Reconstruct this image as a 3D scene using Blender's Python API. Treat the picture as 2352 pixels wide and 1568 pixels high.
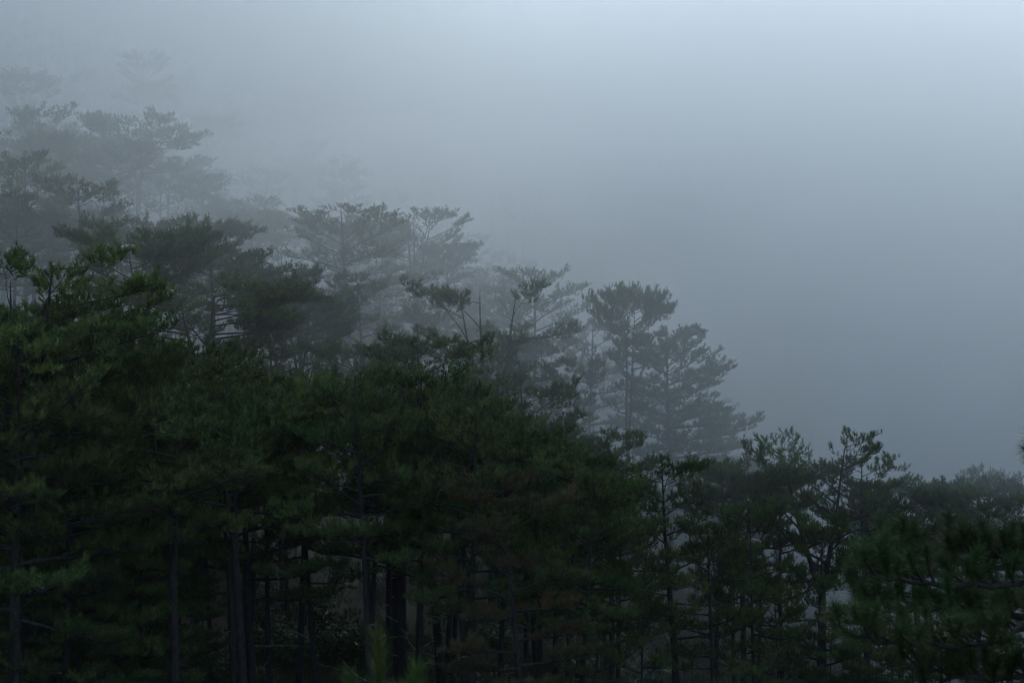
import bpy, math, random
import numpy as np

# ------------------------------------------------------------------ camera, light, exposure
for o in list(bpy.data.objects):
    bpy.data.objects.remove(o)
scene = bpy.context.scene
col = scene.collection
FOCAL = 70.0
K = 36.0 / FOCAL / 2352.0          # metres per picture unit (2352 across) per metre of distance

cam_data = bpy.data.cameras.new("camera")
cam_data.lens = FOCAL
cam_data.sensor_width = 36.0
cam_data.clip_start = 0.1
cam_data.clip_end = 5000.0
cam_data.dof.use_dof = True
cam_data.dof.focus_distance = 105.0
cam_data.dof.aperture_fstop = 6.0
cam = bpy.data.objects.new("camera", cam_data)
cam.rotation_euler = (math.radians(90), 0, 0)
col.objects.link(cam)
scene.camera = cam

SUN_EL, SUN_AZ = math.radians(38), math.radians(24)     # azimuth from +y towards +x
world = bpy.data.worlds.new("World")
scene.world = world
world.use_nodes = True
wn = world.node_tree.nodes
sky = wn.new("ShaderNodeTexSky")
sky.sky_type = 'NISHITA'
sky.sun_disc = False
sky.sun_elevation = SUN_EL
sky.sun_rotation = SUN_AZ
sky.altitude = 1400.0
sky.air_density = 1.3
sky.dust_density = 2.2
sky.ozone_density = 1.0
bg = wn["Background"]
bg.inputs["Strength"].default_value = 0.15
world.node_tree.links.new(sky.outputs[0], bg.inputs["Color"])

sun_data = bpy.data.lights.new("sun", 'SUN')
sun_data.energy = 0.8
sun_data.angle = math.radians(35)
sun_data.color = (1.0, 0.97, 0.92)
sun = bpy.data.objects.new("sun", sun_data)
sun.rotation_euler = (math.radians(90) - SUN_EL, 0, math.radians(180) - SUN_AZ)
col.objects.link(sun)

scene.view_settings.view_transform = 'Standard'
scene.view_settings.look = 'None'
scene.view_settings.gamma = 1.0
scene.view_settings.use_curve_mapping = False
scene.view_settings.exposure = 1.1
scene.render.engine = 'CYCLES'
scene.cycles.use_denoising = True
scene.cycles.max_bounces = 4
scene.cycles.diffuse_bounces = 2
scene.cycles.glossy_bounces = 1
scene.cycles.volume_bounces = 1
scene.cycles.transparent_max_bounces = 16
scene.cycles.use_adaptive_sampling = False

# ------------------------------------------------------------------ helpers
rng = np.random.default_rng(7)
random.seed(7)


def at(u, v, d):
    return np.array([(u - 1176.0) * d * K, d, (784.0 - v) * d * K])


def nrm(a):
    return a / (np.linalg.norm(a, axis=-1, keepdims=True) + 1e-9)


def nodes_of(name):
    m = bpy.data.materials.new(name)
    m.use_nodes = True
    return m, m.node_tree.nodes, m.node_tree.links, m.node_tree.nodes["Principled BSDF"]


def needle_material(name, young, old, rough=0.55):
    m, n, l, p = nodes_of(name)
    a = n.new("ShaderNodeAttribute"); a.attribute_name = "tint"
    oi = n.new("ShaderNodeObjectInfo")
    ramp = n.new("ShaderNodeMix"); ramp.data_type = 'RGBA'
    ramp.inputs[6].default_value = (*old, 1); ramp.inputs[7].default_value = (*young, 1)
    l.new(a.outputs["Fac"], ramp.inputs[0])
    hs = n.new("ShaderNodeHueSaturation")
    mr = n.new("ShaderNodeMapRange")
    mr.inputs[3].default_value = 0.65; mr.inputs[4].default_value = 1.3
    mh = n.new('ShaderNodeMapRange'); mh.inputs[3].default_value = 0.475; mh.inputs[4].default_value = 0.515
    fr = n.new('ShaderNodeMath'); fr.operation = 'FRACT'; ml = n.new('ShaderNodeMath'); ml.operation = 'MULTIPLY'; ml.inputs[1].default_value = 7.31
    l.new(oi.outputs['Random'], ml.inputs[0]); l.new(ml.outputs[0], fr.inputs[0]); l.new(fr.outputs[0], mh.inputs[0]); l.new(mh.outputs[0], hs.inputs['Hue'])
    l.new(oi.outputs["Random"], mr.inputs[0])
    l.new(mr.outputs[0], hs.inputs["Value"])
    l.new(ramp.outputs[2], hs.inputs["Color"])
    l.new(hs.outputs[0], p.inputs["Base Color"])
    p.inputs["Roughness"].default_value = rough
    p.inputs["Specular IOR Level"].default_value = 0.07
    return m


def bark_material(name, c0, c1, scale=3.0):
    m, n, l, p = nodes_of(name)
    tc = n.new("ShaderNodeTexCoord")
    mp = n.new("ShaderNodeMapping"); mp.inputs["Scale"].default_value = (4, 4, 1)
    t = n.new("ShaderNodeTexNoise"); t.inputs["Scale"].default_value = scale; t.inputs["Detail"].default_value = 5
    r = n.new("ShaderNodeValToRGB")
    r.color_ramp.elements[0].position = 0.35; r.color_ramp.elements[0].color = (*c0, 1)
    r.color_ramp.elements[1].position = 0.72; r.color_ramp.elements[1].color = (*c1, 1)
    b = n.new("ShaderNodeBump"); b.inputs["Strength"].default_value = 0.6; b.inputs["Distance"].default_value = 0.05
    l.new(tc.outputs["Object"], mp.inputs[0]); l.new(mp.outputs[0], t.inputs["Vector"])
    l.new(t.outputs["Fac"], r.inputs[0]); l.new(r.outputs[0], p.inputs["Base Color"])
    l.new(t.outputs["Fac"], b.inputs["Height"]); l.new(b.outputs[0], p.inputs["Normal"])
    p.inputs["Roughness"].default_value = 0.9
    p.inputs["Specular IOR Level"].default_value = 0.1
    return m


M_NEEDLE = needle_material("pine_needles", (0.080, 0.108, 0.026), (0.014, 0.032, 0.012))
M_SHOOT = needle_material("fresh_needles", (0.045, 0.08, 0.016), (0.015, 0.034, 0.009))
M_BROWN = needle_material("dry_pine_needles", (0.085, 0.058, 0.024), (0.026, 0.030, 0.012))
M_LEAF = needle_material("shrub_leaves", (0.05, 0.08, 0.03), (0.02, 0.04, 0.018), 0.35)
M_FERN = needle_material("fern_fronds", (0.10, 0.16, 0.05), (0.06, 0.10, 0.035), 0.45)
M_GRASS = needle_material("dry_grass", (0.055, 0.060, 0.022), (0.018, 0.028, 0.010), 0.7)
M_BARK = bark_material("pine_bark", (0.010, 0.0095, 0.009), (0.032, 0.029, 0.027))
M_LIMB = bark_material("limb_bark", (0.010, 0.0095, 0.009), (0.036, 0.033, 0.031), 2.0)
M_DEAD = bark_material("bleached_wood", (0.04, 0.038, 0.036), (0.20, 0.19, 0.18), 2.0)


class MB:
    """collects tubes and needle triangles as numpy blocks"""
    def __init__(self):
        self.v = []; self.q = []; self.t = []; self.tint = []; self.n = 0

    def tube(self, pts, rad, sides=5):
        pts = np.asarray(pts, float); rad = np.asarray(rad, float)
        k = len(pts)
        tan = np.empty_like(pts)
        tan[1:-1] = pts[2:] - pts[:-2]; tan[0] = pts[1] - pts[0]; tan[-1] = pts[-1] - pts[-2]
        tan = nrm(tan)
        ref = np.where(np.abs(tan[:, 2:3]) > 0.8, np.array([[1.0, 0, 0]]), np.array([[0, 0, 1.0]]))
        if np.abs(tan[:, 2]).min() <= 0.8 and np.abs(tan[:, 2]).max() > 0.8:
            ref = np.repeat(np.array([[0.31, 0.87, 0.1]]), k, 0)
        s = nrm(np.cross(tan, ref)); w = np.cross(s, tan)
        a = np.arange(sides) / sides * 2 * math.pi
        ring = s[:, None, :] * np.cos(a)[None, :, None] + w[:, None, :] * np.sin(a)[None, :, None]
        V = pts[:, None, :] + ring * rad[:, None, None]
        b = self.n
        self.v.append(V.reshape(-1, 3)); self.tint.append(np.zeros(k * sides))
        i = np.arange(k - 1)[:, None] * sides; j = np.arange(sides)[None, :]; j2 = (j + 1) % sides
        self.q.append(np.stack([b + i + j, b + i + j2, b + i + sides + j2, b + i + sides + j], -1).reshape(-1, 4))
        self.n += k * sides

    def needles(self, cen, axis, count, length, width, rng, shoot=0.12, spread=(20, 75), tint=None, tri=None):
        cen = np.asarray(cen, float); axis = nrm(np.asarray(axis, float))
        m = len(cen)
        if m == 0:
            return
        C = np.repeat(cen, count, 0); A = np.repeat(axis, count, 0); N = m * count
        L = length * rng.uniform(0.7, 1.15, N)
        r = nrm(rng.normal(size=(N, 3)))
        perp = nrm(r - A * (r * A).sum(1, keepdims=True))
        th = np.radians(rng.uniform(spread[0], spread[1], N))[:, None]
        d = A * np.cos(th) + perp * np.sin(th)
        base = C + A * (rng.uniform(-1, 0.9, N) * shoot)[:, None]
        side = nrm(np.cross(d, nrm(rng.normal(size=(N, 3))))) * (width * 0.5)
        V = np.stack([base - side, base + side, base + d * L[:, None]], 1).reshape(-1, 3)
        b = self.n
        self.v.append(V)
        tt = np.repeat(rng.uniform(0, 1, m) if tint is None else tint, count)
        tt = np.clip(tt + rng.normal(0, 0.12, N), 0, 1)
        self.tint.append(np.clip(np.stack([tt - 0.25, tt - 0.25, tt + 0.3], 1), 0, 1).ravel())
        self.t.append(b + np.arange(N * 3).reshape(-1, 3))
        self.n += N * 3

    def quads(self, P, tint):
        """P: (N,4,3)"""
        N = len(P)
        b = self.n
        self.v.append(P.reshape(-1, 3)); self.tint.append(np.repeat(tint, 4))
        self.q.append(b + np.arange(N * 4).reshape(-1, 4)); self.n += N * 4

    def mesh(self, name, mat, smooth=False):
        me = bpy.data.meshes.new(name)
        v = np.concatenate(self.v)
        q = np.concatenate(self.q) if self.q else np.zeros((0, 4), int)
        t = np.concatenate(self.t) if self.t else np.zeros((0, 3), int)
        me.vertices.add(len(v)); me.vertices.foreach_set("co", v.astype(np.float32).ravel())
        loops = np.concatenate([q.ravel(), t.ravel()])
        me.loops.add(len(loops)); me.loops.foreach_set("vertex_index", loops.astype(np.int32))
        start = np.concatenate([np.arange(len(q)) * 4, len(q) * 4 + np.arange(len(t)) * 3])
        me.polygons.add(len(start)); me.polygons.foreach_set("loop_start", start.astype(np.int32))
        me.polygons.foreach_set("use_smooth", np.full(len(start), smooth))
        at_ = me.attributes.new("tint", 'FLOAT', 'POINT')
        at_.data.foreach_set("value", np.concatenate(self.tint).astype(np.float32))
        me.update(calc_edges=True)
        me.materials.append(mat)
        return me


def link(name, data, parent=None):
    o = bpy.data.objects.new(name, data)
    col.objects.link(o)
    if parent is not None:
        o.parent = parent
    return o


def tag(o, label=None, cat=None, group=None, kind=None):
    if label: o["label"] = label
    if cat: o["category"] = cat
    if group: o["group"] = group
    if kind: o["kind"] = kind
    return o


# ------------------------------------------------------------------ terrain
def vnoise(x, y, s, seed=0.0):
    x = np.asarray(x, float) / s + seed * 13.7; y = np.asarray(y, float) / s - seed * 7.3
    return (np.sin(x * 1.3 + 1.7 * np.sin(y * 0.9)) + np.sin(y * 1.7 + 1.3 * np.sin(x * 1.1 + 2.0))) * 0.5


def smooth(a, b, x):
    t = np.clip((np.asarray(x, float) - a) / (b - a), 0, 1)
    return t * t * (3 - 2 * t)


def ground_z(x, y):
    x = np.asarray(x, float); y = np.asarray(y, float)
    xs = np.clip(x, -160, 200)
    base = -21.0 - 0.25 * xs + 0.13 * (np.clip(y, 0, 480) - 100)
    base = base - 0.0045 * np.clip(xs - 6, 0, 60) ** 2 * smooth(60, 130, y)       # the flank drops off to the valley
    base = base + 0.0006 * np.clip(y - 230, 0, 300) ** 2 * smooth(40, -80, x)       # upper slope steepens
    hill = 105.0 * np.exp(-((x - 150) / 75) ** 2 - ((y - 330) / 110) ** 2)          # opposite hill
    base = base + hill
    base = base + 0.7 * vnoise(x, y, 9, 1) + 1.8 * vnoise(x, y, 31, 2)
    near = -1.7 - 0.33 * np.clip(y, 0, 80) + 0.2 * vnoise(x, y, 4, 3)
    k = smooth(35, 80, y)
    z = near * (1 - k) + base * k
    return np.minimum(z, 78 + 3 * vnoise(x, y, 60, 4))


def axis_pts(lo, a, b, hi, fine, coarse):
    p = [np.arange(a, b + 1e-6, fine)]
    n1 = max(2, int((a - lo) / coarse)); n2 = max(2, int((hi - b) / coarse))
    return np.concatenate([np.linspace(lo, a, n1, endpoint=False), p[0], np.linspace(b + fine, hi, n2)])


gx = axis_pts(-620, -110, 120, 620, 2.5, 12)
gy = axis_pts(-60, -6, 300, 900, 2.5, 12)
X, Y = np.meshgrid(gx, gy)
Z = ground_z(X, Y)
gm = MB()
gm.v.append(np.stack([X, Y, Z], -1).reshape(-1, 3)); gm.tint.append(np.zeros(X.size))
nx, ny = len(gx), len(gy)
ii, jj = np.meshgrid(np.arange(ny - 1), np.arange(nx - 1), indexing="ij")
b0 = (ii * nx + jj).ravel()
gm.q.append(np.stack([b0, b0 + 1, b0 + nx + 1, b0 + nx], -1)); gm.n = X.size
m_ground, n, l, p = nodes_of("forest_floor")
tn = n.new("ShaderNodeTexNoise"); tn.inputs["Scale"].default_value = 0.35; tn.inputs["Detail"].default_value = 8
tc = n.new("ShaderNodeTexCoord"); l.new(tc.outputs["Object"], tn.inputs["Vector"])
rp = n.new("ShaderNodeValToRGB")
rp.color_ramp.elements[0].position = 0.35; rp.color_ramp.elements[0].color = (0.012, 0.015, 0.007, 1)
rp.color_ramp.elements[1].position = 0.68; rp.color_ramp.elements[1].color = (0.030, 0.024, 0.014, 1)
l.new(tn.outputs["Fac"], rp.inputs[0]); l.new(rp.outputs[0], p.inputs["Base Color"])
p.inputs["Roughness"].default_value = 0.95
p.inputs["Specular IOR Level"].default_value = 0.1
tag(link("ground", gm.mesh("ground", m_ground, True)), "forest floor of brown needles and grass on the sloping hillside", "ground", kind="structure")


# ------------------------------------------------------------------ pine generator
def walk(p0, d0, length, k, lift, jit, rng):
    """a bending polyline: lift turns it upward along its way"""
    p = np.array(p0, float); d = nrm(np.array(d0, float)); st = length / k
    out = [p.copy()]
    for i in range(k):
        li = lift(i / k) if callable(lift) else lift
        d = nrm(d + np.array([0, 0, li]) / k + rng.normal(0, jit, 3) / math.sqrt(k))
        p = p + d * st
        out.append(p.copy())
    return np.array(out)


def sample(pts, s):
    f = s * (len(pts) - 1); i = min(int(f), len(pts) - 2); r = f - i
    return pts[i] * (1 - r) + pts[i + 1] * r, nrm(pts[i + 1] - pts[i])


def prof_dome(t): return math.sqrt(max(0.0, 1 - (max(t - 0.25, 0) / 0.78) ** 2)) * (0.72 + 0.28 * min(1, t / 0.25))
def prof_umb(t): return (0.55 + 0.45 * min(1, t / 0.45)) * (1.0 if t < 0.8 else 1 - 0.55 * (t - 0.8) / 0.2)
def prof_cone(t): return 0.12 + 0.9 * math.sqrt(max(0.0, 1 - t * t))
def prof_cap(t): return 0.5 if t < 0.66 else 0.8 if t < 0.78 else 1.0 if t < 0.9 else 0.55
def prof_even(t): return 0.85 - 0.35 * t


FORMS = {
    # hb bare part, R crown radius at 20 m height, n limbs, el limb start elevation low/high, leaders, inner start of twigs, dens tufts
    "dome":     dict(tp=0.8, hb=0.42, R=5.0, n=30, prof=prof_dome, el=(2, 42), leaders=1, inner=0.25, dens=1.0, lift=0.10),
    "umbrella": dict(tp=0.7, hb=0.64, R=6.0, n=24, prof=prof_umb, el=(10, 26), leaders=2, inner=0.35, dens=1.1, lift=0.05),
    "layered":  dict(hb=0.46, R=5.6, n=22, prof=prof_even, el=(2, 30), leaders=1, inner=0.32, dens=1.2, lift=0.06),
    "open":     dict(hb=0.56, R=4.8, n=16, prof=prof_umb, el=(12, 32), leaders=3, inner=0.58, dens=0.95, lift=0.10),
    "forked":   dict(tp=0.38, hb=0.48, R=4.0, n=40, prof=prof_cap, el=(8, 36), leaders=2, inner=0.3, dens=1.0, sec=1.25, lift=0.12, fork=0.44, spread=0.055),
    "broad":    dict(hb=0.36, R=5.6, n=56, prof=prof_cone, el=(-6, 34), leaders=1, inner=0.26, dens=1.15, sec=1.35, lift=0.06, skew=5.6),
    "upright":  dict(hb=0.48, R=4.2, n=23, prof=prof_dome, el=(18, 52), leaders=2, inner=0.32, dens=0.75, lift=0.5),
    "mast":     dict(hb=0.63, R=4.0, n=24, prof=prof_dome, el=(2, 40), leaders=1, inner=0.26, dens=1.05, lift=0.10),
    "slim":     dict(hb=0.54, R=3.6, n=22, prof=prof_even, el=(4, 45), leaders=1, inner=0.28, dens=1.0, lift=0.12),
}


def build_pine(form, seed, needle_n=14, H=20.0, detail=1.0):
    """mesh data of one pine: trunk, list of (limb, foliage), list of dead branches"""
    P = FORMS[form]; r = np.random.default_rng(seed)
    trunk = MB(); limbs = []; dead = []
    hb = P["hb"] * H; r0 = 0.27 * r.uniform(0.9, 1.2)
    nl = P["leaders"]
    lean = r.normal(0, 0.03, 2)
    fork_h = P.get("fork", P["hb"] - 0.02 + r.uniform(0, 0.1)) * H if nl > 1 else H
    k = 12
    main = walk((0, 0, -1.0), (lean[0], lean[1], 1), min(fork_h, H) + 1.0, k, 0.15, 0.035, r)
    leaders = []
    if nl == 1:
        top = main[-1]
        rad = r0 * (1 - np.linspace(0, 1, k + 1) ** 1.3 * 0.92); rad[0] *= 1.35
        trunk.tube(main, rad, 10)
        leaders.append((main, rad, P["hb"]))
    else:
        rad = r0 * np.linspace(1.0, 0.8, k + 1); rad[0] *= 1.3
        trunk.tube(main, rad, 10)
        a0 = r.uniform(0, 6.28) if form != "forked" else 0.25
        for j in range(nl):
            a = a0 + j * 2 * math.pi / nl + r.normal(0, 0.25)
            sp = P.get("spread", 0.33) * r.uniform(0.75, 1.25)
            d = np.array([math.cos(a) * sp, math.sin(a) * sp, 1.0])
            hh = (H - fork_h) * (1.0 if j == 0 else r.uniform(0.86, 1.0))
            L = walk(main[-1] - np.array([0, 0, 0.15]), d, hh, 9, 0.5, 0.09, r)
            L[:, 2] = L[0, 2] + (L[:, 2] - L[0, 2]) * hh / max(0.1, L[-1, 2] - L[0, 2])
            lr = r0 * 0.8 * 0.78 * (1 - np.linspace(0, 1, 10) ** 1.2 * 0.9)
            trunk.tube(L, lr, 7)
            leaders.append((L, lr, 0.12 if form != "forked" else 0.05))
    nlimb = P["n"]
    ga = r.uniform(0, 6.28)
    for i in range(nlimb):
        t = ((i + r.uniform(0.1, 0.9)) / nlimb) ** P.get('tp', 1.0)                     # 0 low .. 1 top
        L, lr, s0 = leaders[i % nl]
        s = s0 + (0.985 - s0) * t if nl == 1 else max(0.0, min(0.985, s0 + (0.985 - s0) * t))
        p0, td = sample(L, s)
        rb = float(np.interp(s, np.linspace(0, 1, len(lr)), lr))
        ga += 2.399 + r.normal(0, 0.35)
        az = ga
        if nl > 1:                                                # limbs lean out from the middle of the tree
            off = p0[:2] - main[-1][:2]
            if np.linalg.norm(off) > 0.6 and r.uniform() < 0.65:
                az = math.atan2(off[1], off[0]) + r.normal(0, 0.75)
        el = math.radians(P["el"][0] + (P["el"][1] - P["el"][0]) * t ** 1.4 + r.normal(0, 7))
        R = P["R"] * P["prof"](t) * r.uniform(0.72, 1.18)
        if "skew" in P:
            ca = math.cos(az)
            R = ((2.3 + max(0.0, ca) * P["skew"] * (1 - t)) * (1 if t < 0.85 else 0.8)) * r.uniform(0.8, 1.12)
        R = max(R, 0.7)
        length = R / max(0.5, math.cos(el)) * 0.95
        d0 = np.array([math.cos(az) * math.cos(el), math.sin(az) * math.cos(el), math.sin(el)])
        lf = P["lift"]
        droop = lambda f, lf=lf, t=t: (-0.30 * (1 - t) if f < 0.5 else lf + 0.35 * (1 - t))
        pts = walk(p0, d0, length, 8, droop, 0.13, r)
        zlim = H * (1.0 - 0.05 * r.uniform())
        up = pts[-1, 2] - p0[2]
        if p0[2] + up > zlim and up > 0:
            pts[:, 2] = p0[2] + (pts[:, 2] - p0[2]) * max(0.1, (zlim - p0[2]) / up)
        wood = MB(); fol = MB()
        lr0 = min(rb * 0.7, 0.022 + 0.020 * length)
        wood.tube(pts, lr0 * (1 - np.linspace(0, 1, 9) * 0.8), 5)
        cen, axs, tin = [], [], []
        htint = r.uniform(0.1, 0.75)

        def tuft(c, d, up=0.75):
            a = nrm(np.asarray(d) * 0.55 + np.array([0, 0, up]) + r.normal(0, 0.28, 3))
            cen.append(c + a * 0.05); axs.append(a); tin.append(np.clip(htint + r.normal(0, 0.3), 0, 1))
        n2 = max(3, int(round(length * 2.5 * detail * P["dens"])))
        for q in range(n2):
            ss = P["inner"] + (1 - P["inner"]) * (q + r.uniform(0.1, 0.9)) / n2
            c, d = sample(pts, ss)
            sgn = 1 if q % 2 else -1
            rot = sgn * math.radians(r.uniform(28, 72))
            d2 = np.array([d[0] * math.cos(rot) - d[1] * math.sin(rot), d[0] * math.sin(rot) + d[1] * math.cos(rot), d[2] * 0.5 + r.uniform(-0.16, 0.42)])
            l2 = (0.34 * length * (1.15 - ss) + 0.6) * P.get('sec', 1.0) * r.uniform(0.7, 1.2)
            p2 = walk(c, d2, l2, 4, 0.12 if form != 'upright' else 0.5, 0.16, r)
            wood.tube(p2, lr0 * (0.42 - 0.12 * ss) * np.linspace(1, 0.4, 5), 3)
            n3 = max(2, int(l2 / 0.125 * P["dens"]))
            for w in range(n3):
                s3 = 0.18 + 0.82 * (w + r.uniform(0, 1)) / n3
                c3, d3 = sample(p2, s3)
                d4 = nrm(d3 * 0.7 + np.array([r.normal(0, 0.6), r.normal(0, 0.6), 0.30 + r.normal(0, 0.25)]))
                l4 = r.uniform(0.15, 0.42)
                e = c3 + d4 * l4
                if l4 > 0.3:
                    wood.tube(np.array([c3, e]), np.array([0.012, 0.008]), 3)
                tuft(e, d4)
                if l4 > 0.33:
                    tuft(c3 + d4 * l4 * 0.5, d4)
            tuft(p2[-1], p2[-1] - p2[-2])
        tuft(pts[-1], pts[-1] - pts[-2])
        fol.needles(cen, axs, needle_n, 0.24, 0.034, r, 0.12, (10, 56), np.array(tin))
        limbs.append((wood, fol))
    for i in range(6):
        s = r.uniform(0.30, 0.95) * P["hb"] * H / max(1e-6, min(fork_h, H) + 1.0)
        c, _ = sample(main, min(0.97, s))
        a = r.uniform(0, 6.28)
        L = r.uniform(0.5, 2.2)
        pts = walk(c, (math.cos(a), math.sin(a), r.uniform(-0.15, 0.5)), L + 0.2, 4, r.uniform(-0.5, 0.3), 0.22, r)
        m = MB(); m.tube(pts, np.linspace(0.035, 0.012, 5) * (0.7 + 0.3 * L), 4)
        if L > 1.2:
            c2, d2 = sample(pts, 0.6)
            m.tube(walk(c2, d2 + r.normal(0, 0.6, 3), 0.6, 2, 0.1, 0.2, r), np.array([0.018, 0.013, 0.008]), 3)
        dead.append(m)
    return trunk, limbs, dead


def join(parts):
    m = MB()
    for x in parts:
        if not x.v:
            continue
        b = m.n
        m.v += x.v; m.tint += x.tint
        m.q += [q + b for q in x.q]; m.t += [t + b for t in x.t]
        m.n += x.n
    return m


PROTO = {}


def proto(form, seed, brown=False, simple=False):
    key = (form, seed, brown, simple)
    if key not in PROTO:
        tr, lb, dd = build_pine(form, seed, 11 if simple else 14, detail=0.9 if simple else 1.0)
        mn = M_BROWN if brown else M_NEEDLE
        if simple:
            PROTO[key] = (join([tr] + [w for w, f in lb]).mesh("trunk", M_BARK, True), join([f for w, f in lb]).mesh("crown", mn))
        else:
            PROTO[key] = (tr.mesh("trunk", M_BARK, True),
                          [(w.mesh("limb", M_LIMB, True), f.mesh("foliage", mn)) for w, f in lb],
                          [x.mesh("dead_branch", M_DEAD, True) for x in dd])
    return PROTO[key]


TREES = []
FILL = []
r6 = np.random.default_rng(3)


def plant(x, y, H, form, seed, label, group=None, rot=0.0, wide=1.0, brown=False, simple=False, name="pine_tree"):
    z = float(ground_z(x, y))
    e = link(name, None)
    e.empty_display_size = 0.5
    s = H / 20.0
    e.location = (x, y, z); e.rotation_euler = (float(r6.normal(0, 0.022)), float(r6.normal(0, 0.022)), rot); e.scale = (s * wide, s * wide, s)
    tag(e, label, "pine tree", group)
    pr = proto(form, seed, brown, simple)
    if simple:
        link("trunk", pr[0], e); link("crown", pr[1], e)
    else:
        link("trunk", pr[0], e)
        for w, f in pr[1]:
            lo = link("limb", w, e)
            link("foliage", f, lo)
        for d in pr[2]:
            link("dead_branch", d, e)
    TREES.append((x, y))
    return e


def hero(u, v, d, form, seed, label, wide=1.0, rot=0.0, group="pines of the hillside forest", brown=False, simple=False):
    p = at(u, v, d)
    H = p[2] - float(ground_z(p[0], p[1]))
    return plant(p[0], p[1], H, form, seed, label, group, rot, wide, brown, simple)


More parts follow.
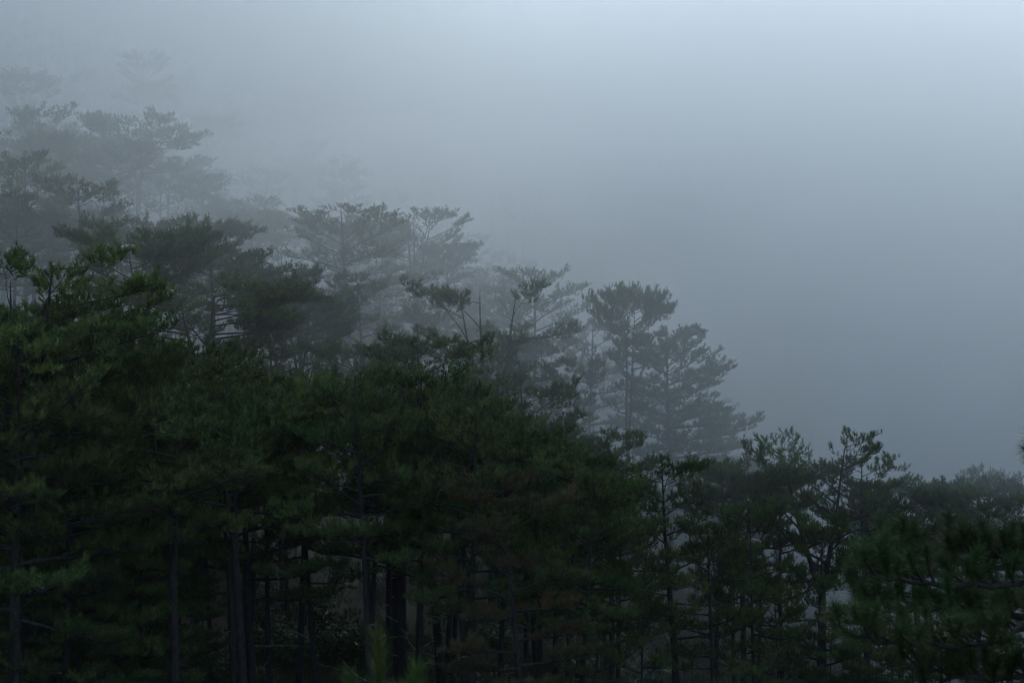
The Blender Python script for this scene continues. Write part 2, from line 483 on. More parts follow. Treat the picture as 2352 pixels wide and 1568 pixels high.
# ------------------------------------------------------------------ trees one can single out
G1 = "tall pines on the near slope"
G2 = "pines half lost in the mist"
HEROES = [
    # u, v_top, d, form, seed, wide, rot, label
    (75, 600, 84, "open", 1, 1.0, 0.6, "dark pine with upturned open top standing clear against the mist at the left edge", G1),
    (205, 690, 92, "dome", 1, 1.0, 1.0, "bushy dark pine just behind the open topped pine at the left edge", G1),
    (455, 662, 112, "umbrella", 1, 1.05, 0.4, "flat topped pine with wide spreading forked limbs above the dark near canopy", G1),
    (655, 722, 116, "layered", 1, 0.9, 2.0, "greyish pine at the right shoulder of the flat topped pine", G1),
    (445, 800, 97, "dome", 2, 1.15, 0.2, "broad yellow green pine crown below the flat topped pine", G1),
    (590, 850, 93, "layered", 2, 1.05, 1.1, "dense green pine crown between the flat topped pine and the small tufted crown", G1),
    (405, 930, 84, "umbrella", 2, 0.9, 2.3, "pine whose bare trunk forks wide under a thick green crown", G1),
    (850, 790, 114, "umbrella", 3, 0.62, 1.6, "pine with a small tufted flat crown and straight dark trunk beside the round central crown", G1),
    (1030, 780, 104, "dome", 3, 1.12, 0.0, "big round dark crown rising at the centre of the near canopy", G1),
    (1245, 862, 109, "layered", 3, 1.0, 0.3, "pine with long level boughs reaching right over the misty gap", G1),
    (935, 900, 99, "open", 4, 0.95, 1.9, "pine with a bare upper trunk and curved side limbs left of centre", G1),
    (1130, 657, 128, "open", 2, 0.95, 0.9, "sparse dark pine with separate needle pads and a forked trunk against the mist", G1),
    (1432, 672, 136, "forked", 1, 0.58, 0.0, "tall slender pine with twin trunks and a small rounded cap", G2),
    (1540, 766, 138, "broad", 1, 1.12, -0.2, "massive pine whose crown steps out to the right down to its long lowest limbs", G2),
    (1235, 618, 165, "dome", 4, 1.0, 1.2, "round pale grey crown behind the sparse dark pine", G2),
    (1345, 722, 152, "layered", 1, 0.85, 4.0, "hazy pine with bent side limbs just left of the twin trunked pine", G2),
    (812, 482, 160, "dome", 5, 1.45, 0.5, "huge misty pine with a very thick trunk and broad crown", G2),
    (965, 492, 176, "open", 1, 0.8, 3.3, "thin misty pine with a sparse one sided top right of the huge misty pine", G2),
    (700, 622, 136, "umbrella", 4, 0.82, 2.9, "umbrella shaped pine with fanned thin limbs left of the huge misty pine", G2),
    (860, 632, 142, "layered", 2, 0.75, 0.9, "grey pine with drooping dark boughs in front of the huge misty pine", G2),
    (600, 500, 180, "forked", 2, 1.0, 1.4, "faint pine with a pale forked trunk in the gap left of the huge misty pine", G2),
    (62, 362, 150, "dome", 2, 1.0, 2.0, "tall misty pine cut by the left edge with a tufted round top", G2),
    (215, 408, 145, "layered", 3, 1.1, 0.8, "misty pine with layered boughs and a straight dark trunk at the left", G2),
    (380, 505, 139, "umbrella", 2, 1.0, 0.3, "misty pine with one low flat bough reaching right, below the layered pine", G2),
    (470, 573, 128, "umbrella", 3, 0.95, 3.6, "yellowish misty crown just above the flat topped pine", G2),
    (135, 248, 185, "dome", 3, 1.0, 0.4, "faint round crown high in the fog near the left edge", G2),
    (312, 275, 190, "umbrella", 1, 0.9, 1.2, "faint pair of dark tufts in the fog right of the faint round crown", G2),
    (340, 125, 268, "dome", 1, 0.9, 1.2, "ghostly crown barely visible in the brightest fog at upper left", G2),
    (1572, 1060, 95, "slim", 1, 1.05, 0.2, "pine with a straight dark bare trunk running down to the frame bottom, right of centre", G1),
    (1712, 1072, 108, "umbrella", 3, 0.85, 0.9, "pine with two steep thin stems under a flat dense top", G1),
    (1885, 1008, 106, "upright", 1, 1.0, 0.3, "pine with upright candle shoots along its loose top", G1),
    (2000, 1052, 110, "mast", 1, 1.0, 0.9, "dark rounded pine right of the pine with candle shoots", G1),
    (2150, 1120, 114, "umbrella", 3, 0.95, 0.1, "level topped pine in the low canopy beyond the overhanging branch", G1),
    (2275, 1080, 132, "dome", 5, 0.7, 0.1, "pale hazy tuft topped pine peeping over the low canopy at the right", G2),
    (2335, 1118, 116, "umbrella", 2, 0.85, 1.1, "low canopy pine cut by the right edge", G1),
    (1870, 1180, 101, "layered", 2, 0.62, 2.1, "lower pine crown in front of the pine with candle shoots", G1),
    (1700, 1255, 100, "umbrella", 4, 0.55, 0.0, "small flat crowned pine on a leaning Y shaped trunk", G1),
    (1800, 1325, 97, "dome", 2, 0.62, 0.8, "young bushy pine low in front of the right hand trunks", G1),
    (1405, 995, 105, "layered", 1, 0.92, 5.6, "pine with dark layered boughs in front of the twin trunked pine's base", G1),
    (1235, 1100, 84, "layered", 2, 0.9, 0.5, "pine with rusty brown dying needles", G1),
    (1455, 1255, 88, "layered", 3, 0.6, 2.6, "low green pine right of the rusty brown pine", G1),
    (1800, 1080, 115, "dome", 1, 0.85, 2.2, "full rounded pine filling the treeline left of the pine with candle shoots", G1),
    (2080, 1105, 117, "mast", 2, 1.0, 0.7, "rounded pine stepping down right of the dark rounded pine", G1),
    (2220, 1128, 110, "mast", 2, 0.95, 3.0, "rounded pine between the level topped pine and the right edge", G1),
    (1640, 1085, 116, "mast", 2, 1.0, 1.7, "round topped pine just right of the pine with the straight dark bare trunk", G1),
    (40, 760, 80, "dome", 4, 1.05, 0.4, "thick dark pine at the left edge hiding the open topped pine's stem", G1),
    (-60, 720, 82, "dome", 1, 1.1, 0.9, "dark pine mostly cut off by the left edge", G1),
    (140, 800, 82, "layered", 3, 0.95, 5.0, "dark tiered pine before the bushy pine at the left edge", G1),
    (1600, 940, 142, "layered", 1, 1.1, 0.3, "misty pine under the massive crown's right side", G2),
]
for h in HEROES:
    u, v, d, form, seed, wide, rot, label, grp = h
    hero(u, v, d, form, seed, label, wide, rot, grp, brown="rusty brown dying" in label, simple=d > 150)

# ------------------------------------------------------------------ the rest of the forest
SKY = [   # how high the canopy of each depth band may reach in the view, from the lay of the land
    (0, 122, [(0, 690), (200, 740), (330, 800), (600, 850), (760, 880), (900, 850), (1100, 850), (1200, 930), (1370, 1040), (1500, 1090), (1600, 1130), (1800, 1130), (1950, 1130), (2080, 1150), (2352, 1140)]),
    (122, 172, [(0, 430), (340, 520), (550, 620), (700, 690), (900, 660), (1100, 740), (1250, 740), (1450, 860), (1640, 960), (1780, 1110), (1900, 1190), (2100, 1210), (2352, 1170)]),
    (172, 235, [(0, 270), (200, 290), (400, 340), (600, 500), (900, 500), (1100, 600), (1250, 680), (1450, 800), (1650, 930), (1800, 980), (2050, 900), (2352, 800)]),
    (235, 330, [(0, 140), (400, 170), (700, 330), (900, 420), (1150, 560), (1400, 700), (1700, 860), (2000, 790), (2352, 690)]),
    (330, 999, [(0, 30), (400, 90), (800, 260), (1200, 430), (1600, 600), (2000, 640), (2352, 600)]),
]
FORMS_FILL = [("dome", 1), ("dome", 2), ("layered", 1), ("layered", 2), ("layered", 3), ("umbrella", 2), ("umbrella", 3), ("slim", 1), ("slim", 2), ("open", 4), ("broad", 2), ("dome", 4)]
FORMS_FAR = [("dome", 3), ("dome", 5), ("layered", 1), ("umbrella", 1), ("open", 1), ("forked", 2)]
fill = []
r2 = np.random.default_rng(21)
tries = 0


def skyline(u, d):
    for lo, hi, pl in SKY:
        if lo <= d < hi:
            return np.interp(u, [q[0] for q in pl], [q[1] for q in pl])
    return 0


BANDS = [(86, 118, 62, 2.6), (122, 172, 42, 3.8), (172, 235, 76, 3.8), (235, 330, 50, 4.4)]
for lo, hi, want, gap in BANDS:
    got = 0; tries = 0
    while got < want and tries < 6000:
        tries += 1
        d = math.sqrt(r2.uniform(lo * lo, hi * hi))
        u = r2.uniform(-150, 2480)
        x = (u - 1176) * d * K
        gz = float(ground_z(x, d))
        if min(math.hypot(x - a, d - b) for a, b in TREES) < gap:
            continue
        top_v = skyline(u, d) + abs(r2.normal(0, 45))
        H = (784 - top_v) * d * K - gz
        if H < 8:
            continue
        H = min(H, r2.uniform(17, 23))
        vt = 784 - (gz + H) / (d * K)
        if vt > 1560:
            continue
        if u > 1420 and 84 <= d < 172 and (u > 1850 or r2.uniform() < 0.85):      # the right hand stand is open
            continue
        if 680 < u < 1420 and 98 <= d < 140 and r2.uniform() < 0.6:
            continue
        if d < 100 and u > 1850 and vt > 1250:
            continue
        if u > 1700 and d > 165:
            continue
        far = d >= 150
        form, seed = (FORMS_FAR[int(r2.integers(0, 6))] if far else ([("mast", 1), ("mast", 2), ("umbrella", 2), ("slim", 2)][int(r2.integers(0, 4))] if u > 560 and d < 122 else FORMS_FILL[int(r2.integers(0, 12))]))
        if d < 122:
            if u < 700:
                lab, grp = "dark green pine crowded into the dense canopy of the near left slope", "crowded pines of the near left slope"
            elif u < 1400:
                lab, grp = "dark pine with a tall bare trunk in the crowded stand at the lower middle", "crowded pines of the lower middle"
            else:
                lab, grp = "slim dark pine filling in behind the stems of the right hand stand", "filling pines of the right hand stand"
        elif d < 172:
            lab, grp = "grey green pine blurred by mist on the middle slope", "misted pines of the middle slope"
        elif d < 235:
            lab, grp = "pale grey pine fading into the fog on the upper slope", "fading pines of the upper slope"
        else:
            lab, grp = "ghost of a pine almost swallowed by the fog on the highest slope", "swallowed pines of the highest slope"
        e = plant(x, d, H, form, seed, lab, grp, r2.uniform(0, 6.28), r2.uniform(0.75, 1.0) * (0.85 if form in ("broad", "umbrella") else 1), simple=far)
        FILL.append((e, form, x, d, gz, H))
        got += 1

YOUNG = [(-20, 1060, 84), (110, 1010, 90), (240, 1120, 86), (330, 1060, 94), (40, 1230, 82), (170, 1290, 84), (300, 1260, 88), (420, 1230, 92), (80, 1400, 82), (260, 1430, 84), (390, 1390, 88), (-40, 1420, 80), (160, 1180, 92), (1330, 1400, 86), (1960, 1400, 104), (2060, 1375, 112), (2160, 1365, 118), (2260, 1395, 112), (2345, 1355, 118), (2225, 1330, 125), (1900, 1480, 99), (2000, 1490, 99), (2120, 1470, 104), (2300, 1480, 104)]
for i, (u, v, d) in enumerate(YOUNG):
    form, seed = [("layered", 2), ("dome", 2), ("layered", 3), ("slim", 2), ("dome", 1)][i % 5]
    e = hero(u, v, d, form, seed, "half grown dark pine filling the lower canopy of the near left slope" if u < 600 else "half grown dark pine among the bare trunks at the lower middle" if u < 1500 else "half grown pine behind the overhanging bough at the right",
         0.95 if form != "slim" else 1.2, i * 1.7, "half grown pines of the near slope")
    FILL.append((e, form, e.location.x, e.location.y, e.location.z, 20 * e.scale.z))

# every filling tree is named by its looks and by the singled-out tree it stands next to
SHORT = [(75, 800, "open topped pine at the left edge"), (205, 850, "bushy dark pine near the left edge"), (455, 740, "flat topped pine with forked limbs"), (655, 800, "greyish pine"),
         (445, 900, "broad yellow green crown"), (405, 1020, "wide forked bare trunk"), (850, 850, "small tufted flat crown"), (1030, 900, "big round central crown"),
         (1245, 930, "long level boughs over the misty gap"), (1130, 740, "sparse pine with needle pads"), (1432, 740, "tall twin trunked pine"), (1620, 920, "massive stepped crown"),
         (1235, 700, "round pale grey crown"), (812, 600, "huge misty pine"), (965, 560, "thin one sided misty pine"), (700, 660, "umbrella shaped misty pine"), (600, 560, "faint pine with pale forked trunk"),
         (62, 440, "misty round topped pine at the left edge"), (215, 480, "misty layered pine"), (380, 540, "low flat misty bough"), (135, 300, "faint round crown high in the fog"), (312, 320, "faint pair of dark tufts"),
         (340, 170, "ghostly crown at upper left"), (1572, 1200, "straight dark bare trunk"), (1712, 1130, "flat dense top on thin stems"), (1885, 1080, "pine with candle shoots"), (2000, 1120, "dark rounded pine"),
         (2275, 1120, "pale hazy tuft topped pine"), (1235, 1190, "rusty brown pine"), (1405, 1070, "dark layered boughs"), (1700, 1300, "small crown on a Y shaped trunk"), (1800, 1400, "young bushy pine")]
LOOK = {"dome": "round topped", "layered": "tiered", "umbrella": "flat topped", "slim": "slim", "open": "open crowned", "mast": "high crowned", "broad": "broad", "forked": "fork stemmed", "upright": "spiky"}
used = set()
for e, form, x, y, z, H in FILL:
    u = 1176 + x / (y * K); v = 784 - (z + 0.75 * H) / (y * K)
    tone = "dark" if y < 122 else "greyish" if y < 172 else "pale" if y < 235 else "ghostly"
    size = "small " if H < 13 else "tall " if H > 19.5 else ""
    for du, dv, nm in sorted([(u - a, v - b, c) for a, b, c in SHORT], key=lambda q: math.hypot(q[0], q[1] * 1.3))[:9]:
        rel = ("far " if abs(du) > 190 else "") + ("right of" if du > 0 else "left of") if abs(du) > 1.2 * abs(dv) else "below" if dv > 0 else "above"
        if abs(du) < 25 and abs(dv) < 60:
            rel = "directly behind" if y > 100 else "directly before"
        lab = f"{tone} {size}{LOOK[form]} pine {rel} the {nm}"
        if lab not in used and len(lab.split()) <= 16:
            break
    used.add(lab)
    e["label"] = lab

# ------------------------------------------------------------------ far forest on the opposite hill and beyond: one mass in the fog
far_m = MB()
r3 = np.random.default_rng(5)
cnt = 0
cs, ax = [], []
for _ in range(9000):
    y = r3.uniform(305, 620); x = r3.uniform(-0.30, 0.36) * y
    z = float(ground_z(x, y))
    H = r3.uniform(14, 21)
    vt = 784 - (z + H) / (y * K); ut = 1176 + x / (y * K)
    if vt < skyline(ut, max(y, 331)) - 20 or vt > 1500:
        continue
    k = 18
    a = r3.uniform(0, 6.28, k); rr = np.sqrt(r3.uniform(0, 1, k)) * 3.4; hh = r3.uniform(0.45, 1.0, k)
    rr = rr * np.sqrt(np.clip(1.05 - ((hh - 0.6) / 0.45) ** 2, 0.05, 1))
    cs.append(np.stack([x + np.cos(a) * rr, y + np.sin(a) * rr, z + H * hh], -1)); ax.append(np.tile([[0, 0, 1.0]], (k, 1)))
    far_m.tube([(x, y, z - 1), (x, y, z + H * 0.8)], [0.3, 0.12], 4)
    cnt += 1
    if cnt > 1100:
        break
far_m.needles(np.concatenate(cs), np.concatenate(ax), 5, 0.95, 0.36, r3, 0.3, (10, 85))
tag(link("far_forest", far_m.mesh("far_forest", M_NEEDLE)), "distant pine forest on the far slopes, only a darker shade in the fog", "forest", kind="stuff")

# ------------------------------------------------------------------ undergrowth
r4 = np.random.default_rng(9)


def shrub_mesh(seed, R=0.9, leaf=0.11, nleaf=900):
    r = np.random.default_rng(seed)
    stems = MB(); leaves = MB(); P = []; tips = []
    for i in range(14):
        a = r.uniform(0, 6.28); el = r.uniform(0.5, 1.4)
        pts = walk((0, 0, -0.1), (math.cos(a) * math.cos(el), math.sin(a) * math.cos(el), math.sin(el)), R * r.uniform(0.8, 1.7), 6, 0.2, 0.3, r)
        stems.tube(pts, np.linspace(0.02, 0.006, 7), 4)
        tips.append(pts)
    for i in range(nleaf):
        pts = tips[int(r.integers(0, len(tips)))]
        c, d = sample(pts, r.uniform(0.35, 1))
        c = c + r.normal(0, 0.16, 3)
        n_ = nrm(r.normal(0, 0.7, 3) + np.array([0, 0, 0.9])); t_ = nrm(np.cross(n_, r.normal(size=3))); s_ = np.cross(n_, t_)
        L = leaf * r.uniform(0.6, 1.2)
        P.append([c - t_ * L, c + s_ * L * 0.45, c + t_ * L, c - s_ * L * 0.45])
    leaves.quads(np.array(P), r.uniform(0, 1, nleaf))
    return stems.mesh("stems", M_LIMB), leaves.mesh("foliage", M_LEAF)


SHRUBS = [shrub_mesh(s) for s in (31, 32, 33)]


def shrub(x, y, s, k, label, group):
    e = link("shrub", None); e.location = (x, y, float(ground_z(x, y))); e.scale = (s, s, s); e.rotation_euler = (0, 0, r4.uniform(0, 6.28))
    tag(e, label, "shrub", group)
    st, lf = SHRUBS[k % 3]
    link("stems", st, e); link("foliage", lf, e)


def floor_hit(u, v):
    d = 60.0
    while d < 200:
        p_ = at(u, v, d)
        if p_[2] <= float(ground_z(p_[0], p_[1])):
            return d
        d += 1.0
    return None


for i, (u, v, s, lab) in enumerate([
        (655, 1490, 1.3, "leafy shrub with glinting small leaves between the thin trunks at lower left"),
        (1215, 1420, 1.2, "leafy shrub at the foot of the central trunk cluster"),
        (1605, 1485, 1.5, "leafy shrub right of the straight dark bare trunk"),
        (1780, 1530, 1.5, "leafy shrub among the dry grass below the young bushy pine"),
        (1010, 1550, 1.3, "leafy shrub behind the sapling's tips"),
        (500, 1540, 1.2, "leafy shrub in the shade at the lower left")]):
    d = floor_hit(u, v + 25) or 108
    shrub((u - 1176) * d * K, d, s, i, lab, "leafy shrubs on the forest floor")
SHRUB_USED = set()


def shrub_label(x, y):
    u = 1176 + x / (y * K)
    for a, b, nm in sorted(SHORT, key=lambda q: abs(q[0] - u) + 0.3 * abs(q[1] - 1300)):
        for k_ in ("low leafy shrub on the dim ground", "small dark bush on the shaded slope", "scrubby bush deep in the gloom", "tangled little shrub in the shade"):
            lab = f"{k_} {'left' if u < a else 'right'} below the {nm}"
            if lab not in SHRUB_USED and len(lab.split()) <= 16:
                SHRUB_USED.add(lab)
                return lab


for i in range(76):
    d = r4.uniform(97, 135); u = r4.uniform(350, 2300)
    shrub((u - 1176) * d * K, d, r4.uniform(0.7, 1.7), i, shrub_label((u - 1176) * d * K, d), "shrubs in the gloom")

fern_fr = []
for fs in range(9):
    m = MB()
    a = fs / 9 * 6.28 + r4.normal(0, 0.2)
    pts = walk((0, 0, 0), (math.cos(a) * 0.7, math.sin(a) * 0.7, 0.8), r4.uniform(0.9, 1.3), 12, -1.0, 0.05, r4)
    m.tube(pts, np.linspace(0.012, 0.004, 13), 3)
    P = []
    for j in range(2, 13):
        for sg in (-1, 1):
            d_ = nrm(pts[j] - pts[j - 1]); s_ = nrm(np.cross(d_, [0, 0, 1.0])) * sg
            w = 0.26 * math.sin(math.pi * (j / 13) ** 0.8) + 0.04
            P.append([pts[j] - d_ * 0.045, pts[j] + s_ * w + d_ * 0.05, pts[j] + s_ * w * 0.9 + d_ * 0.07, pts[j] + d_ * 0.045])
    m.quads(np.array(P), r4.uniform(0, 1, len(P)))
    fern_fr.append(m.mesh("frond", M_FERN))
for (u, v, s, lab) in [(1325, 1500, 1.3, "pale fern fanning out at the foot of the trunks right of centre"),
                       (1525, 1520, 1.2, "fern in the grass beside the straight dark bare trunk"),
                       (1230, 1545, 1.1, "low fern left of the pale fern")]:
    d = (floor_hit(u, v + 40) or 105)
    x = (u - 1176) * d * K
    e = link("fern", None); e.location = (x, d, float(ground_z(x, d))); e.scale = (s, s, s); e.rotation_euler = (0, 0, r4.uniform(0, 6))
    tag(e, lab, "fern", "ferns on the forest floor")
    for f in fern_fr:
        link("frond", f, e)

gr = MB()
N = 40000
dd = r4.uniform(94, 150, N); uu = r4.uniform(-60, 2420, N)
xx = (uu - 1176) * dd * K
dens = vnoise(xx, dd, 6, 5) + r4.normal(0, 0.4, N)
keep = dens > -0.45
xx, dd = xx[keep], dd[keep]
gr.needles(np.stack([xx, dd, ground_z(xx, dd)], -1), np.tile([[0, 0, 1.0]], (len(xx), 1)), 7, 0.55, 0.035, r4, 0.02, (3, 42))
tag(link("grass", gr.mesh("grass", M_GRASS)), "rough grass and seedlings covering the forest floor between the trunks", "grass", kind="stuff")

# ------------------------------------------------------------------ overhanging pine in front, its trunk beyond the right edge
r5 = np.random.default_rng(77)
FD = 14.0
e = link("pine_tree", None)
fx, fy = 5.6, 15.0
fz = float(ground_z(fx, fy))
e.location = (fx, fy, fz)
tag(e, "blurred dark pine close to the viewer reaching in with bushy boughs from the right edge", "pine tree")
org = np.array([fx, fy, fz])
tm = MB(); tp = walk((0, 0, -0.5), (0.02, 0, 1), 14.6, 10, 0.1, 0.02, r5)
tm.tube(tp, np.linspace(0.24, 0.04, 11), 12)
link("trunk", tm.mesh("trunk", M_BARK, True), e)
GUIDES = [  # picture-independent limbs of the near tree, metres: points (u, v, distance) turned into places
    [(2600, 1400, 14.6), (2352, 1437, 14.2), (2288, 1477, 14.0), (2175, 1484, 13.8), (2079, 1474, 13.6), (1958, 1462, 13.4)],
    [(2600, 1330, 14.8), (2420, 1415, 14.6), (2300, 1412, 14.6), (2169, 1395, 14.5), (2060, 1405, 14.4), (1985, 1385, 14.3)],
    [(2600, 1300, 14.6), (2430, 1330, 14.0), (2290, 1340, 13.6), (2150, 1345, 13.4), (2040, 1330, 13.2), (2000, 1300, 13.1)],
    [(2600, 1260, 14.8), (2450, 1300, 14.9), (2330, 1305, 15.0), (2210, 1290, 15.0), (2110, 1285, 15.1), (2060, 1265, 15.2)],
    [(2600, 1230, 14.6), (2480, 1290, 14.2), (2380, 1290, 13.9), (2290, 1275, 13.7), (2200, 1262, 13.6)],
    [(2640, 1000, 14.8), (2540, 1060, 14.6), (2460, 1060, 14.5), (2370, 1045, 14.4)],
    [(2600, 1450, 14.6), (2430, 1540, 14.4), (2300, 1560, 14.2), (2180, 1550, 14.0), (2110, 1530, 14.0)],
]
for gi, G in enumerate(GUIDES):
    ctrl = np.array([at(*g) for g in G]) - org
    z0 = np.interp(0.0, [0], [ctrl[0, 2]])
    ctrl = np.vstack([[tp[0, 0], tp[0, 1], ctrl[0, 2] - 0.1], ctrl])
    tt = np.linspace(0, len(ctrl) - 1, 26)
    pts = np.stack([np.interp(tt, np.arange(len(ctrl)), ctrl[:, i]) for i in range(3)], -1)
    pts[1:-1] = (pts[:-2] + pts[1:-1] * 2 + pts[2:]) / 4
    pts[3:] += r5.normal(0, 0.012, (len(pts) - 3, 3))
    wood = MB(); fol = MB()
    wood.tube(pts, np.linspace(0.034, 0.009, 26), 7)
    cen, axs = [], []
    nb = 26 if gi != 5 else 5
    for q in range(nb):
        ss = 0.26 + 0.74 * (q + r5.uniform(0.1, 0.9)) / nb
        c, d = sample(pts, ss)
        sg = 1 if q % 2 else -1
        d2 = nrm(d * 0.8 + np.array([0, sg * r5.uniform(0.2, 0.8), r5.uniform(-0.05, 0.65)]))
        p2 = walk(c, d2, r5.uniform(0.08, 0.26), 5, 0.5, 0.22, r5)
        wood.tube(p2, np.linspace(0.014, 0.007, 6), 5)
        cen.append(p2[-1]); axs.append(p2[-1] - p2[-2] + np.array([0, 0, 0.05]))
        if r5.uniform() < 0.6:
            c3, d3 = sample(p2, 0.5)
            p3 = walk(c3, d3 + r5.normal(0, 0.7, 3), 0.13, 3, 0.7, 0.2, r5)
            wood.tube(p3, np.linspace(0.009, 0.006, 4), 4)
            cen.append(p3[-1]); axs.append(p3[-1] - p3[-2])
    cen.append(pts[-1]); axs.append(pts[-1] - pts[-2] + np.array([0, 0, 0.05]))
    fol.needles(cen, axs, 240, 0.125, 0.0034, r5, 0.07, (12, 78), np.full(len(cen), -0.2))  # shade put into the colour: tint held at its dark end on these boughs
    lo = link("limb", wood.mesh("limb", M_BARK, True), e)
    link("foliage", fol.mesh("foliage", M_NEEDLE), lo)

# unseen upper crown of that tree, added to shade the boughs in view
for q in range(20):
    hz = 10.2 + 3.9 * q / 20.0
    c0 = np.array([np.interp(hz, tp[:, 2], tp[:, 0]), np.interp(hz, tp[:, 2], tp[:, 1]), hz])
    a = math.pi + (q * 2.399) % 6.283
    L = (4.1 - 0.12 * q) * r5.uniform(0.85, 1.1)
    pts = walk(c0, (math.cos(a), math.sin(a), 0.12), L, 9, 0.35, 0.08, r5)
    wood = MB(); fol = MB(); cen = []; axs = []
    wood.tube(pts, np.linspace(0.05, 0.012, 10), 5)
    for b_ in range(16):
        c, d = sample(pts, 0.2 + 0.8 * (b_ + r5.uniform(0, 1)) / 16)
        rot = (1 if b_ % 2 else -1) * r5.uniform(0.5, 1.2)
        d2 = np.array([d[0] * math.cos(rot) - d[1] * math.sin(rot), d[0] * math.sin(rot) + d[1] * math.cos(rot), 0.15])
        p2 = walk(c, d2, r5.uniform(0.5, 1.1), 4, 0.4, 0.2, r5)
        wood.tube(p2, np.linspace(0.014, 0.006, 5), 3)
        for f_ in (0.35, 0.55, 0.75, 1.0):
            c3, d3 = sample(p2, f_ * 0.999)
            cen.append(c3 + r5.normal(0, 0.08, 3)); axs.append(d3 + np.array([0, 0, 0.6]))
    fol.needles(cen, axs, 26, 0.18, 0.012, r5, 0.1, (12, 75), np.full(len(cen), 0.1))
    lo = link("limb", wood.mesh("limb", M_BARK, True), e)
    link("foliage", fol.mesh("foliage", M_NEEDLE), lo)

# sapling whose shoot tips rise into the bottom of the view
sd = 8.0
sx = (905 - 1176) * sd * K
sz = float(ground_z(sx, sd))
e = link("pine_sapling", None); e.location = (sx, sd, sz)
tag(e, "blurred tips of a young pine poking up at the bottom edge, close to the viewer", "sapling")
org = np.array([sx, sd, sz])
tops = [(868, 1438, 8.0), (958, 1515, 7.9), (806, 1535, 8.1), (915, 1565, 7.85), (845, 1580, 8.15)]
st = MB(); base_top = at(900, 1800, 8.0) - org
st.tube(walk((0, 0, -0.2), (0, 0, 1), base_top[2] + 0.2, 6, 0.1, 0.03, r5), np.linspace(0.03, 0.018, 7), 8)
link("stem", st.mesh("stem", M_BARK, True), e)
stem_top = np.array([0, 0, base_top[2] - 0.05])
for t_ in tops:
    tip = at(*t_) - org
    root = stem_top + np.array([0, 0, -0.02]) + (tip - stem_top) * 0.0
    mid = np.array([tip[0] * 0.85 + 0.15 * stem_top[0] - 0.0, tip[1] * 0.9, stem_top[2] + (tip[2] - stem_top[2]) * 0.45])
    ctrl = np.array([root, mid, tip - np.array([0, 0, 0.05])])
    tt = np.linspace(0, 2, 11)
    pts = np.stack([np.interp(tt, [0, 1, 2], ctrl[:, i]) for i in range(3)], -1)
    pts[1:-1] = (pts[:-2] + pts[1:-1] * 2 + pts[2:]) / 4
    pts[1:-1] += r5.normal(0, 0.004, (9, 3))
    w = MB(); w.tube(pts, np.linspace(0.010, 0.004, 11), 6)
    f = MB()
    c_, a_ = [], []
    for s_ in np.linspace(0.4, 0.99, 14):
        c, d = sample(pts, s_); c_.append(c); a_.append(d)
    f.needles(c_, a_, 34, 0.095, 0.0036, r5, 0.02, (14, 50), np.full(len(c_), 0.6))
    so = link("shoot", w.mesh("shoot", M_LIMB, True), e)
    link("needles", f.mesh("needles", M_SHOOT), so)

# ------------------------------------------------------------------ air
def volume_material(name, color, density, g):
    m = bpy.data.materials.new(name); m.use_nodes = True
    nt = m.node_tree; nt.nodes.clear()
    out = nt.nodes.new("ShaderNodeOutputMaterial"); v = nt.nodes.new("ShaderNodeVolumePrincipled")
    v.inputs["Color"].default_value = (*color, 1); v.inputs["Density"].default_value = density
    v.inputs["Anisotropy"].default_value = g
    nt.links.new(v.outputs[0], out.inputs["Volume"])
    return m


def box_mesh(name, lo, hi, mat):
    me = bpy.data.meshes.new(name)
    v = [(x, y, z) for x in (lo[0], hi[0]) for y in (lo[1], hi[1]) for z in (lo[2], hi[2])]
    f = [(0, 1, 3, 2), (4, 6, 7, 5), (0, 4, 5, 1), (2, 3, 7, 6), (0, 2, 6, 4), (1, 5, 7, 3)]
    me.from_pydata(v, [], f); me.update(); me.materials.append(mat)
    return me


ZMIN = float(Z.min()) - 1.0
TOP = 106.0
tag(link("haze", box_mesh("haze", (-640, -70, ZMIN), (640, 920, TOP), volume_material("haze_air", (0.93, 0.96, 1.0), 0.00004, 0.0))),
    "thin mist filling the air over the forest", "haze", kind="stuff")


def fog_bank(front, dens):
    """closed volume whose front face billows: front(x, z) gives the y where the bank begins, bank_top(x, y) how high it lies"""
    A, B = 61, 31
    xs = np.linspace(-600, 600, A)
    xs = np.sign(xs) * np.abs(xs / 600) ** 1.7 * 600
    V = []
    zb = ZMIN + 0.5
    for f in np.linspace(0, 1, 12):                       # front face from below up to the top surface
        for x in xs:
            zt = float(bank_top(x, 120))
            zz = zb + (zt - zb) * f
            V.append((x, float(front(x, zz)), zz))
    for f in np.linspace(0, 1, B)[1:]:                    # top surface running back
        for x in xs:
            y0 = float(front(x, float(bank_top(x, 120))))
            y = y0 + (890 - y0) * f ** 1.6
            V.append((x, y, min(float(bank_top(x, y)) + (float(bank_top(x, 120)) - float(bank_top(x, y0))) * (1 - f), TOP - 1)))
    for x in xs:                                          # back edge at the bottom
        V.append((x, 890.0, zb))
    R = 12 + B - 1 + 1
    F = []
    for i in range(R - 1):
        for j in range(A - 1):
            a = i * A + j
            F.append((a, a + 1, a + A + 1, a + A))
    for j in range(A - 1):                                # floor of the bank
        F.append(((R - 1) * A + j, (R - 1) * A + j + 1, j + 1, j))
    F.append(tuple(i * A for i in range(R))[::1]); F.append(tuple(i * A + A - 1 for i in range(R))[::-1])
    me = bpy.data.meshes.new("fog_bank")
    me.from_pydata(V, [], F); me.update()
    me.materials.append(volume_material("fog", (0.90, 0.97, 0.96), dens, 0.45))
    return tag(link("fog_bank", me), "thick fog rolling down the hillside behind the nearest pines", "fog", kind="stuff")


def right(x):
    return smooth(4, 28, x)


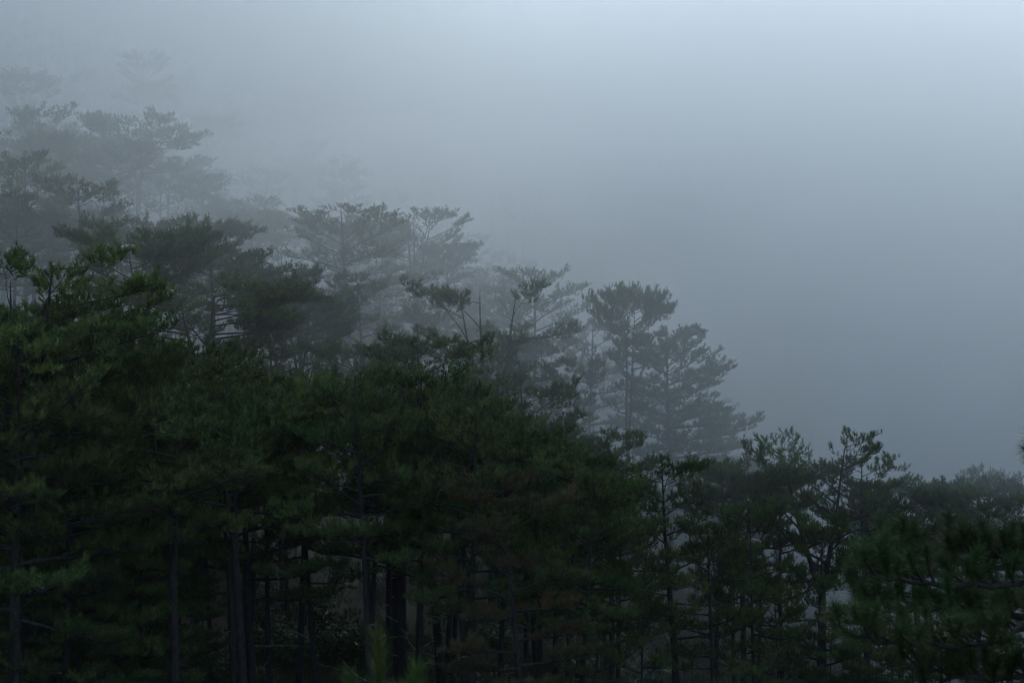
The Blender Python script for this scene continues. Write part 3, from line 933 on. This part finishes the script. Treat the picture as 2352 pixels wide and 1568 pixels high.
def bank_top(x, y):
    return 39 + 0.13 * np.clip(y - 110, 0, 500) - 0.9 * np.clip(x, -120, 0) - 0.13 * np.clip(x, 0, 60) + 3 * vnoise(x, y, 30, 6)


fog_bank(lambda x, z: 99 - 2 * right(x) + 6 * vnoise(x, z, 12, 1) + 36 * smooth(-9, -19, z) * (1 - smooth(-2, 6, x) * (1 - smooth(9, 15, x))), 0.0030)
fog_bank(lambda x, z: 132 - 27 * right(x) - 13 * (1 - smooth(-24, -6, x)) + 9 * vnoise(x, z, 13, 2) + 10 * vnoise(x, z, 37, 7) - 0.2 * (z + 5) + 14 * smooth(-12, -22, z) * smooth(8, 14, x), 0.0052)
fog_bank(lambda x, z: 236 - 100 * right(x) + 18 * vnoise(x, z, 20, 3) - 0.4 * (z + 5), 0.014)


def fog_patch(c, r, dens, seed, label):
    """a drifting billow: a lumpy closed shell"""
    rr = np.random.default_rng(seed)
    A, B = 40, 20
    V = [(0, 0, 1.0)]
    for i in range(1, B):
        for j in range(A):
            th = math.pi * i / B; ph = 2 * math.pi * j / A
            V.append((math.sin(th) * math.cos(ph), math.sin(th) * math.sin(ph), math.cos(th)))
    V.append((0, 0, -1.0)); V = np.array(V)
    off = np.ones(len(V))
    for _ in range(14):
        k_ = rr.normal(0, 2.6, 3); off += 0.075 * np.sin(V @ k_ + rr.uniform(0, 6.28))
    V = V * off[:, None] * np.array(r) + np.array(c)
    F = []
    for j in range(A):
        F.append((0, 1 + j, 1 + (j + 1) % A)); b_ = 1 + (B - 2) * A
        F.append((b_ + j, len(V) - 1, b_ + (j + 1) % A))
    for i in range(B - 2):
        for j in range(A):
            F.append((1 + i * A + j, 1 + (i + 1) * A + j, 1 + (i + 1) * A + (j + 1) % A, 1 + i * A + (j + 1) % A))
    me = bpy.data.meshes.new("fog_patch"); me.from_pydata(V.tolist(), [], F); me.update()
    me.materials.append(volume_material("fog_billow", (0.90, 0.97, 0.96), dens, 0.45))
    tag(link("fog_patch", me), label, "fog", kind="stuff")


fog_patch((-6, 205, 12), (30, 18, 9), 0.016, 1, "pale billow of fog drifting over the middle of the slope")
fog_patch((-38, 235, 22), (26, 20, 8), 0.016, 2, "pale billow of fog lying between the upper crowns")
fog_patch((12, 172, -6), (14, 12, 8), 0.022, 3, "fog pooling in the gap behind the twin trunked pine")
fog_patch((-14, 150, -4), (12, 8, 5), 0.03, 4, "fog pooling between the trunks of the huge misty pine")
fog_patch((16, 127, -4), (15, 6, 15), 0.012, 7, "veil of fog before the twin trunked pine and the massive crown")
fog_patch((40, 190, 12), (26, 22, 10), 0.014, 5, "pale billow of fog over the valley")
fog_patch((38, 152, -8), (20, 18, 13), 0.022, 6, "fog filling the valley beyond the right hand stand")
